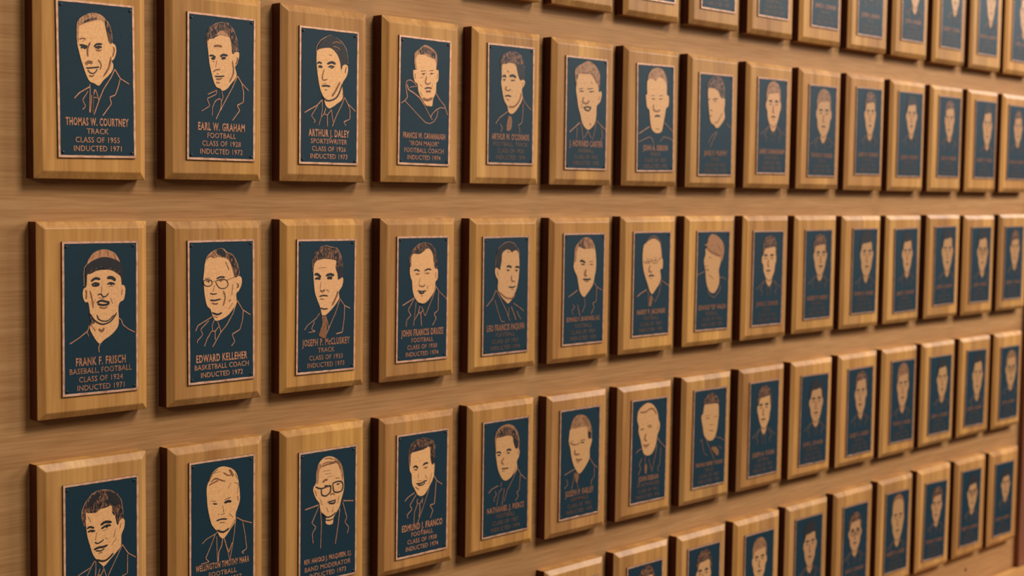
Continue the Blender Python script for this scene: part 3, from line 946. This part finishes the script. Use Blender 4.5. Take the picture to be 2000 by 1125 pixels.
# what each portrait shows (row, column)
_LOOK = {
(1, 1): 'smiling short-haired man, lapels outlined, TRACK, inducted 1971',
(1, 2): 'wavy-haired man in suit and tie, FOOTBALL, inducted 1972',
(1, 3): 'young man with slick dark hair, SPORTSWRITER, inducted 1973',
(1, 4): 'man in big-collared hooded coat, FOOTBALL COACH',
(1, 5): 'dark curly-haired young man turned left in patterned tie',
(1, 6): 'man with swept-up light hair and open mouth',
(1, 7): 'crew-cut man in round-necked sweater facing front',
(1, 8): 'man with light streak in hair turned sharply left',
(2, 1): 'laughing man in striped ball cap, BASEBALL, FOOTBALL',
(2, 2): 'elderly man with glasses, BASKETBALL COACH, inducted 1972',
(2, 3): 'dark-browed man in striped tie, TRACK, inducted 1973',
(2, 4): 'smiling man with receding hair in suit, class of 1938',
(2, 5): 'black-haired man turned right, lapel on left shoulder',
(2, 6): 'young man with fair brushed-up hair and suit',
(2, 7): 'balding man with round glasses and suit',
(2, 8): 'man in light flat cap looking left',
(3, 1): 'smiling man with wavy black hair, tilted head, cut by frame bottom',
(3, 2): 'man with light combed hair, FOOTBALL, partly below the frame',
(3, 3): 'old priest in heavy glasses and collar, BAND MODERATOR',
(3, 4): 'grinning man with dark side-parted hair, FOOTBALL, class of 1938',
(3, 5): 'man with thick brushed-back hair tilted left, FOOTBALL, class of 1937',
(3, 6): 'man with rimless glasses and pale combed-back hair',
(3, 7): 'nearly bald pale-haired man looking down left',
(3, 8): 'round-faced dark-haired man facing slightly right',
}
_HAIRW = {'D': 'black-haired man', 'H': 'dark-haired man', 'L': 'light-haired man', 'M': 'brown-haired man'}
_ROW = {0: 'topmost cut-off row', 1: 'first full row', 2: 'second full row', 3: 'third full row', 4: 'bottom row'}
_ORD = ['first', 'second', 'third', 'fourth', 'fifth', 'sixth', 'seventh', 'eighth', 'ninth', 'tenth', 'eleventh', 'twelfth', 'thirteenth']
LABEL = {}
for (_r, _c) in PLAQUE:
    if (_r, _c) in _LOOK:
        LABEL[(_r, _c)] = 'plaque of ' + _LOOK[(_r, _c)]
    else:
        _n = 15-_c
        _w = ('rightmost' if _n == 0 else _ORD[_n]+' from right end')
        _s = _HAIRW[SKETCH[(_r, _c)][4]]+(' in glasses' if SKETCH[(_r, _c)][5] else '')
        if _r == 0:
            LABEL[(_r, _c)] = 'wooden portrait plaque, %s in the topmost row, cut by frame top' % _w
        else:
            LABEL[(_r, _c)] = 'plaque with %s, %s in the %s' % (_s, _w, _ROW[_r])
# ------------------------------------------------------------------ helpers
def obj(name, bm, mats, parent=None, loc=(0, 0, 0), mesh=None):
    if mesh is None:
        mesh = bpy.data.meshes.new(name)
        bm.to_mesh(mesh); bm.free()
        for mm in (mats if isinstance(mats, (list, tuple)) else [mats]):
            mesh.materials.append(mm)
    o = bpy.data.objects.new(name, mesh)
    C.objects.link(o)
    if parent is not None:
        o.parent = parent
    o.location = loc
    return o

def box(bm, x0, x1, y0, y1, z0, z1, mat=0):
    v = [bm.verts.new(p) for p in ((x0, y0, z0), (x1, y0, z0), (x1, y1, z0), (x0, y1, z0),
                                   (x0, y0, z1), (x1, y0, z1), (x1, y1, z1), (x0, y1, z1))]
    for f in ((0, 1, 5, 4), (1, 2, 6, 5), (2, 3, 7, 6), (3, 0, 4, 7), (4, 5, 6, 7), (3, 2, 1, 0)):
        bm.faces.new([v[i] for i in f]).material_index = mat

def soft(bm, w, seg=2):
    bmesh.ops.bevel(bm, geom=list(bm.edges), offset=w, segments=seg, affect='EDGES', profile=.6)

# grid of the plaques (m)
PX, PZ, T, BD, BX = 0.2297308, 0.3730291, 0.0223152, 0.0071608, 0.0115
PLATE = 0.0028

# ------------------------------------------------------------------ setting
bm = bmesh.new(); box(bm, -2.2, 3.60, 0, .03, -1.6, 2.1)
wall = obj('wall_back', bm, M_WALL); wall['kind'] = 'structure'
bm = bmesh.new(); box(bm, 3.462, 3.60, -.018, 0, -.85, 2.1); soft(bm, .003)
tr = obj('trim_1', bm, M_TRIM); tr['kind'] = 'structure'
bm = bmesh.new(); box(bm, -2.2, 3.60, -.15, 0, -.885, -.853); soft(bm, .004)
tr = obj('trim_2', bm, M_LEDGE); tr['kind'] = 'structure'
bm = bmesh.new()
bmesh.ops.create_uvsphere(bm, u_segments=14, v_segments=8, radius=.0065)
for v in bm.verts: v.co.y *= .45
o = obj('wood_plug', bm, M_TRIM, None, (3.124, -.0005, -.801))
o['label'] = 'small dark round plug in the wood panel under the bottom row'
o['category'] = 'plug'

# ------------------------------------------------------------------ relief portraits
def catmull(pts, closed, n=3):
    P = [Vector(p) for p in pts]; k = len(P); out = []
    if k < 3: return P
    rng = range(k) if closed else range(k-1)
    for i in rng:
        if closed:
            a, b, c, d = P[i-1], P[i], P[(i+1) % k], P[(i+2) % k]
        else:
            a, b, c, d = P[max(i-1, 0)], P[i], P[i+1], P[min(i+2, k-1)]
        for j in range(n):
            t = j/n
            out.append(.5*((2*b)+(-a+c)*t+(2*a-5*b+4*c-d)*t*t+(-a+3*b-3*c+d)*t**3))
    if not closed: out.append(P[-1])
    return out

def poly(bm, pts, y, mat, skirt=0.0):
    """filled outline facing -y, with side walls down to y+skirt"""
    co = [Vector((p.x, y, p.y)) for p in pts]
    area2 = sum(co[i-1].x*co[i].z-co[i].x*co[i-1].z for i in range(len(co)))
    if area2 < 0: co.reverse()
    vs = [bm.verts.new(c) for c in co]
    for t in geometry.tessellate_polygon([[Vector((c.x, c.z, 0)) for c in co]]):
        try: f = bm.faces.new([vs[i] for i in t])
        except ValueError: continue
        f.material_index = mat
        f.normal_update()
        if f.normal.y > 0: f.normal_flip()
    if skirt:
        lo = [bm.verts.new((c.x, y+skirt, c.z)) for c in co]
        for i in range(len(co)):
            bm.faces.new((vs[i-1], lo[i-1], lo[i], vs[i])).material_index = mat

def ribbon(bm, pts, w, y, mat, taper=True, skirt=0.0):
    n = len(pts)
    if n < 2: return
    L, R = [], []
    for i, p in enumerate(pts):
        a = pts[max(i-1, 0)]; b = pts[min(i+1, n-1)]
        d = (b-a)
        if d.length < 1e-9: d = Vector((1, 0))
        d.normalize(); nn = Vector((-d.y, d.x))
        # keep the width at sharp bends
        if 0 < i < n-1:
            e = (b-p)
            if e.length > 1e-9:
                cs = abs(nn.dot(Vector((-e.y, e.x)).normalized())); k = 1/max(cs, .6)
            else: k = 1
        else: k = 1
        ww = w*.5*k*(1 if not taper else (.35 if i in (0, n-1) else 1))
        L.append(bm.verts.new((p.x+nn.x*ww, y, p.y+nn.y*ww)))
        R.append(bm.verts.new((p.x-nn.x*ww, y, p.y-nn.y*ww)))
    for i in range(n-1):
        f = bm.faces.new((L[i], R[i], R[i+1], L[i+1])); f.material_index = mat
    if skirt:
        for S in (L, R):
            lo = [bm.verts.new((v.co.x, y+skirt, v.co.z)) for v in S]
            for i in range(n-1):
                bm.faces.new((S[i], S[i+1], lo[i+1], lo[i])).material_index = mat

PM = [M_SKIN, M_CAP, M_HAIR, M_BLOND, M_DARK, M_MID, M_LINE]
LAY = {'F': (0, .55), 'P': (1, .62), 'L': (3, .66), 'H': (2, .70), 'D': (4, .74), 'M': (5, .50)}

def portrait_bm(lines, k=1.0):
    bm = bmesh.new()
    dy = 0
    for kind, w, pts in lines:
        dy += .0025
        if kind in LAY:
            mi, z = LAY[kind]
            poly(bm, catmull(pts, True), -(z+dy)*.001, mi, .0004 if kind in 'FP' else 0)
        elif kind == 'c':
            q = []
            for i, p in enumerate(pts):          # slightly softened corners
                if 0 < i < len(pts)-1:
                    for e in (pts[i-1], pts[i+1]):
                        d = (e-p); s = min(.0012, d.length*.3)/max(d.length, 1e-9)
                        q.append(p+d*s)
                else: q.append(p)
            ribbon(bm, q, w*.00092, -(.42+dy)*.001, 6, False, .0004)
        else:
            ribbon(bm, catmull(pts, False), w*.00108*k, -((.84 if kind == 'm' else .9)+dy)*.001, 5 if kind == 'm' else 4)
    return bm

def traced(txt):
    out = []
    for ln in txt.splitlines():
        a = ln.split()
        kind = a[0][0]; w = float(a[0][1:] or 1)
        out.append((kind, w, [Vector((int(q.split(',')[0])*1e-4, int(q.split(',')[1])*1e-4)) for q in a[1:]]))
    return out

def sketched(spec, W, H, seed):
    """head and shoulders from a few proportions, in the same line language"""
    uc, vt, vc, hw, hair, specs, turn = spec
    rnd = random.Random(seed)
    hh = vc-vt
    def P(u, v):   # u in half widths from the face axis, v in head heights from the hair top
        return Vector(((uc-.5+u*hw)*W, (.5-(vt+v*hh))*H))
    out = []
    face = [(-.80, .20), (-.86, .42), (-.98, .46), (-.98, .58), (-.82, .66), (-.72, .80), (-.42, .96), (-.34, 1.05), (0, 1.14), (.34, 1.05),
            (.44, .96), (.72, .80), (.82, .66), (.98, .58), (.98, .46), (.86, .42), (.80, .20), (.40, .10), (-.40, .10)]
    j = lambda: rnd.uniform(-.03, .03)
    face = [(u*(1 if (u*turn) >= 0 else 1-.25*abs(turn)/.3*.5)+j(), v+j()*.5) for u, v in face]
    out.append(('F', 1, [P(*q) for q in face]))
    hk = {'D': 'D', 'H': 'H', 'L': 'L', 'M': 'M'}[hair]
    hl = rnd.uniform(.20, .27); s = rnd.choice((-1, 1))
    hairp = [(-.90, .45), (-.94, .22), (-.66, .05), (-.1, -.02), (.5, .02), (.88, .18), (.93, .45), (.80, .42), (.74, .28),
             (.5*s if s > 0 else .6, hl-.02), (.1, hl), (-.3, hl+.01), (-.62, hl+.03), (-.78, .40)]
    out.append((hk, 1, [P(*q) for q in hairp]))
    if hair in 'HL':
        out.append(('m', 2.2, [P(-.6, .14), P(-.1, .08), P(.4, .12)]))
    ey = .50
    for sx in (-1, 1):
        cx = .40*sx+turn*.4
        out.append(('d', 3.6, [P(cx-.22, ey-.05), P(cx, ey-.075), P(cx+.22, ey-.05)]))
        out.append(('d', 5.0, [P(cx-.15, ey+.005), P(cx+.15, ey+.005)]))
        if specs:
            out.append(('d', 1.3, [P(cx-.28, ey-.02), P(cx+.28, ey-.02), P(cx+.24, ey+.07), P(cx-.24, ey+.07), P(cx-.28, ey-.02)]))
    t = turn*.5
    out.append(('m', 3.4, [P(.02+t, .52), P(-.08+t, .66), P(.12+t, .69)]))
    out.append(('d', 2.8, [P(-.28+t, .79), P(t, .78), P(.28+t, .79)]))
    out.append(('m', 3.4, [P(-.15+t, .85), P(.15+t, .85)]))
    out.append(('m', 2, [P(-.4, .95), P(0, 1.02), P(.4, .95)]))
    # coat: shoulders, lapels, shirt and tie
    A = lambda u, v: Vector(((uc-.5+u*hw)*W, (.5-v)*H))
    b = min(vc+.16, .72)
    for sx in (-1, 1):
        lim = lambda u: max(-(uc-.05)/hw, min((.95-uc)/hw, u))
        out.append(('c', .8, [A(lim(.55*sx), vc), A(lim(1.6*sx), vc+.09)]))
        out.append(('c', .6, [A(lim(.6*sx), vc+.01), A(lim(1.1*sx), vc+.10), A(lim(.75*sx), vc+.12), A(lim(.95*sx), vc+.16)]))
        out.append(('c', .6, [A(.35*sx, vc+.02), A(.15*sx, b)]))
    out.append(('c', .6, [A(-.16, vc+.07), A(0, vc+.085), A(.16, vc+.07)]))
    return out

# ------------------------------------------------------------------ lettering
_glyph = {}
def glyph_mesh(s, bold):
    key = (s, bold)
    if key in _glyph: return _glyph[key]
    cu = bpy.data.curves.new('letters', 'FONT')
    cu.body = s; cu.size = 1; cu.resolution_u = 2
    cu.offset = .028 if bold else .006
    cu.space_character = 1.14 if bold else 1.04
    o = bpy.data.objects.new('letters', cu); C.objects.link(o)
    dg = bpy.context.evaluated_depsgraph_get()
    me = bpy.data.meshes.new_from_object(o.evaluated_get(dg))
    vs = [(v.co.x, v.co.y) for v in me.vertices]; fs = [tuple(p.vertices) for p in me.polygons]
    bpy.data.objects.remove(o); bpy.data.curves.remove(cu); bpy.data.meshes.remove(me)
    _glyph[key] = (vs, fs)
    return _glyph[key]
# cap height of the font
_v, _ = glyph_mesh('H', False)
CAP = max(p[1] for p in _v)
_v, _ = glyph_mesh('CLASS OF 1955', False)
BODYX = .076/(max(p[0] for p in _v)-min(p[0] for p in _v))
_v, _ = glyph_mesh('EDWARD KELLEHER', True)
NAMEX = .102/(max(p[0] for p in _v)-min(p[0] for p in _v))

def letters_bm(rows, H, ncap, shift, dark_body=False):
    """rows bottom-aligned on the tablet: first row is the name"""
    bm = bmesh.new()
    n = len(rows)
    for i, s in enumerate(rows):
        name = (i == 0)
        cz = -H/2+(.0145+.0132*(n-1-i)+shift)*1
        if name: cz += .0012
        cap = ncap if name else .0083
        vs, fs = glyph_mesh(s, name)
        x0 = min(p[0] for p in vs); x1 = max(p[0] for p in vs)
        k = NAMEX if name else BODYX
        if (x1-x0)*k > .108: k = .108/(x1-x0)
        ky = cap/CAP
        vv = [bm.verts.new(((x-(x0+x1)/2)*k, -.0004, cz-cap/2+y*ky)) for x, y in vs]
        for f in fs:
            try: fc = bm.faces.new([vv[q] for q in f])
            except ValueError: continue
            if dark_body and not name: fc.material_index = 1
            fc.normal_update()
            if fc.normal.y > 0: fc.normal_flip()
    return bm

# ------------------------------------------------------------------ one plaque
def board_mesh(w, h, seed):
    rnd = random.Random(seed)
    bm = bmesh.new()
    b = BX+rnd.uniform(-.0008, .0012)
    def ring(i, y): return [bm.verts.new(p) for p in ((i, y, i), (w-i, y, i), (w-i, y, h-i), (i, y, h-i))]
    r0 = ring(0, 0); r1 = ring(0, -T); r2 = ring(b, -T-BD)
    bm.faces.new(r2)
    bm.faces.new(list(reversed(r0)))
    for A_, B_ in ((r0, r1), (r1, r2)):
        for i in range(4):
            bm.faces.new((A_[i-1], A_[i], B_[i], B_[i-1]))
    bmesh.ops.recalc_face_normals(bm, faces=list(bm.faces))
    es = [e for e in bm.edges if not all(abs(v.co.y) < 1e-9 for v in e.verts)]
    bmesh.ops.bevel(bm, geom=es, offset=.0011, segments=2, affect='EDGES', profile=.5)
    for f in bm.faces:                       # the upright cut edges have shade painted into their colour, the rest is clear varnished
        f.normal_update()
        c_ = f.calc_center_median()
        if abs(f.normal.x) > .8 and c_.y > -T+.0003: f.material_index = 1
    return bm

def plate_bm(W, H):
    """tablet body: dark etched field sunk inside the outer edge"""
    bm = bmesh.new(); x, z = W/2, H/2
    box(bm, -x, x, -PLATE+.0004, 0, -z, z, 1)
    for f in bm.faces:
        f.normal_update()
        if f.normal.y < -.9: f.material_index = 0
    return bm

def rim_bm(W, H, rw, seed):
    rnd = random.Random(seed)
    bm = bmesh.new(); x, z = W/2, H/2
    n = 14
    def ring(i, y, wob):
        pts = []
        cs = [(-x+i, -z+i), (x-i, -z+i), (x-i, z-i), (-x+i, z-i)]
        for k in range(4):
            a, b = cs[k], cs[(k+1) % 4]
            for j in range(n):
                t = j/n
                w_ = 0 if j == 0 else rnd.uniform(-wob, wob)
                nx, nz = [(0, 1), (-1, 0), (0, -1), (1, 0)][k]
                pts.append(bm.verts.new((a[0]+(b[0]-a[0])*t+nx*w_, y, a[1]+(b[1]-a[1])*t+nz*w_)))
        return pts
    o0 = ring(0, .0004, 0); o1 = ring(.0002, -.0005, .0001); i1 = ring(rw, -.0005, .00025); i0 = ring(rw+.0002, 0, .00025)
    for A_, B_ in ((o0, o1), (o1, i1), (i1, i0)):
        for k in range(4*n):
            bm.faces.new((A_[k-1], A_[k], B_[k], B_[k-1]))
    bmesh.ops.recalc_face_normals(bm, faces=list(bm.faces))
    for f in bm.faces:      # an open ring: make it face the room
        f.normal_update()
    up_ = sum(f.normal.y for f in bm.faces)
    if up_ > 0: bmesh.ops.reverse_faces(bm, faces=list(bm.faces))
    return bm

bm = bmesh.new()
bmesh.ops.create_uvsphere(bm, u_segments=10, v_segments=6, radius=.0021)
for v in bm.verts: v.co.y = min(v.co.y*.7, .0002)
SCREW = obj('screw', bm, M_SCREW).data
bpy.data.objects.remove(bpy.data.objects['screw'])

LETTER = {(2, 1): .88, (2, 3): .78, (1, 4): .85, (2, 4): .85, (2, 2): 1.12, (3, 2): 1, (1, 8): .7, (2, 9): .6}     # some letterings are darker
TINT = {(1, 1): (1.04, 1.0, .90), (2, 1): (1.04, 1.0, .88), (2, 3): (1.06, 1.04, .96), (2, 5): (1.08, 1.06, .92), (3, 3): (1.04, 1.02, .86),
        (3, 5): (.98, .94, .84), (1, 2): (.97, .94, .86), (3, 2): (.92, .88, .84), (3, 4): (.93, .88, .86), (3, 6): (.94, .90, .90),
        (2, 6): (1.05, 1.0, .90), (2, 7): (1.06, 1.04, .94), (2, 8): (1.08, 1.07, .96), (2, 2): (.95, .92, .87)}

for (r, c), ((bx, bz, bw, bh), (tcx, tcz, tW, tH), tilt) in PLAQUE.items():
    seed = r*100+c
    rnd = random.Random(seed)
    X0 = (c-1)*PX+bx*.001; Z0 = (2-r)*PZ+bz*.001
    bw *= .001; bh *= .001; tW *= .001; tH *= .001
    t = bpy.data.objects.new('wall_plaque', None); C.objects.link(t)
    t.empty_display_size = .05
    t.location = (X0+bw/2, 0, Z0)
    t['label'] = LABEL[(r, c)]; t['category'] = 'plaque'; t['group'] = 'portrait plaques in rows on the wood panel wall'
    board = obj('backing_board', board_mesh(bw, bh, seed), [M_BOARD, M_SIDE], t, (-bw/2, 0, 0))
    g = rnd.uniform(.92, 1.05); yv = rnd.uniform(-.04, .04)
    tint = TINT.get((r, c), (g, g*(.98+yv*.5), g*(.95+yv)))
    board.color = (*tint, 1)
    # tablet, its centre in the thing's space
    lx = (c-1)*PX+tcx*.001-(X0+bw/2); lz = (2-r)*PZ+tcz*.001-Z0
    tab = obj('metal_tablet', plate_bm(tW, tH), [M_FIELD, M_EDGE], t, (lx, -T-BD, lz))
    tab.rotation_euler = (0, -tilt, 0)
    tab['label'] = 'blue-black metal tablet with copper relief'
    F = (0, -PLATE+.0004, 0)
    a = rnd.uniform(.94, 1.0)*(1 if c < 5 else .78 if c < 8 else .72 if c < 10 else .58)     # duller in steps toward the right columns
    tab_tone = (a, a*rnd.uniform(.97, 1.0), a*rnd.uniform(.94, 1.02), 1)
    obj('copper_rim', rim_bm(tW, tH, .0035, seed), M_RIM, tab, F).color = tab_tone
    if (r, c) in PORTRAIT: L_ = traced(PORTRAIT[(r, c)])
    else: L_ = sketched(SKETCH[(r, c)], tW, tH, seed)
    obj('portrait', portrait_bm(L_, 1.15 if c < 5 else 1.3), PM, tab, F).color = tab_tone
    rows, ncap, shift = WORDS[(r, c)]
    obj('lettering', letters_bm(rows, tH, ncap*.001, shift*.001, c > 4), [M_TEXT, M_TEXT_DARK], tab, F).color = tuple(v*LETTER.get((r, c), 1 if c < 5 else .85) for v in tab_tone[:3])+(1,)
    for sx in (-1, 1):
        for sz in (-1, 1):
            obj('screw', None, None, tab, (sx*(tW/2-.0078+rnd.uniform(-.0008, .0008)), F[1]-.0004, sz*(tH/2-.0082+rnd.uniform(-.0008, .0008))), mesh=SCREW)
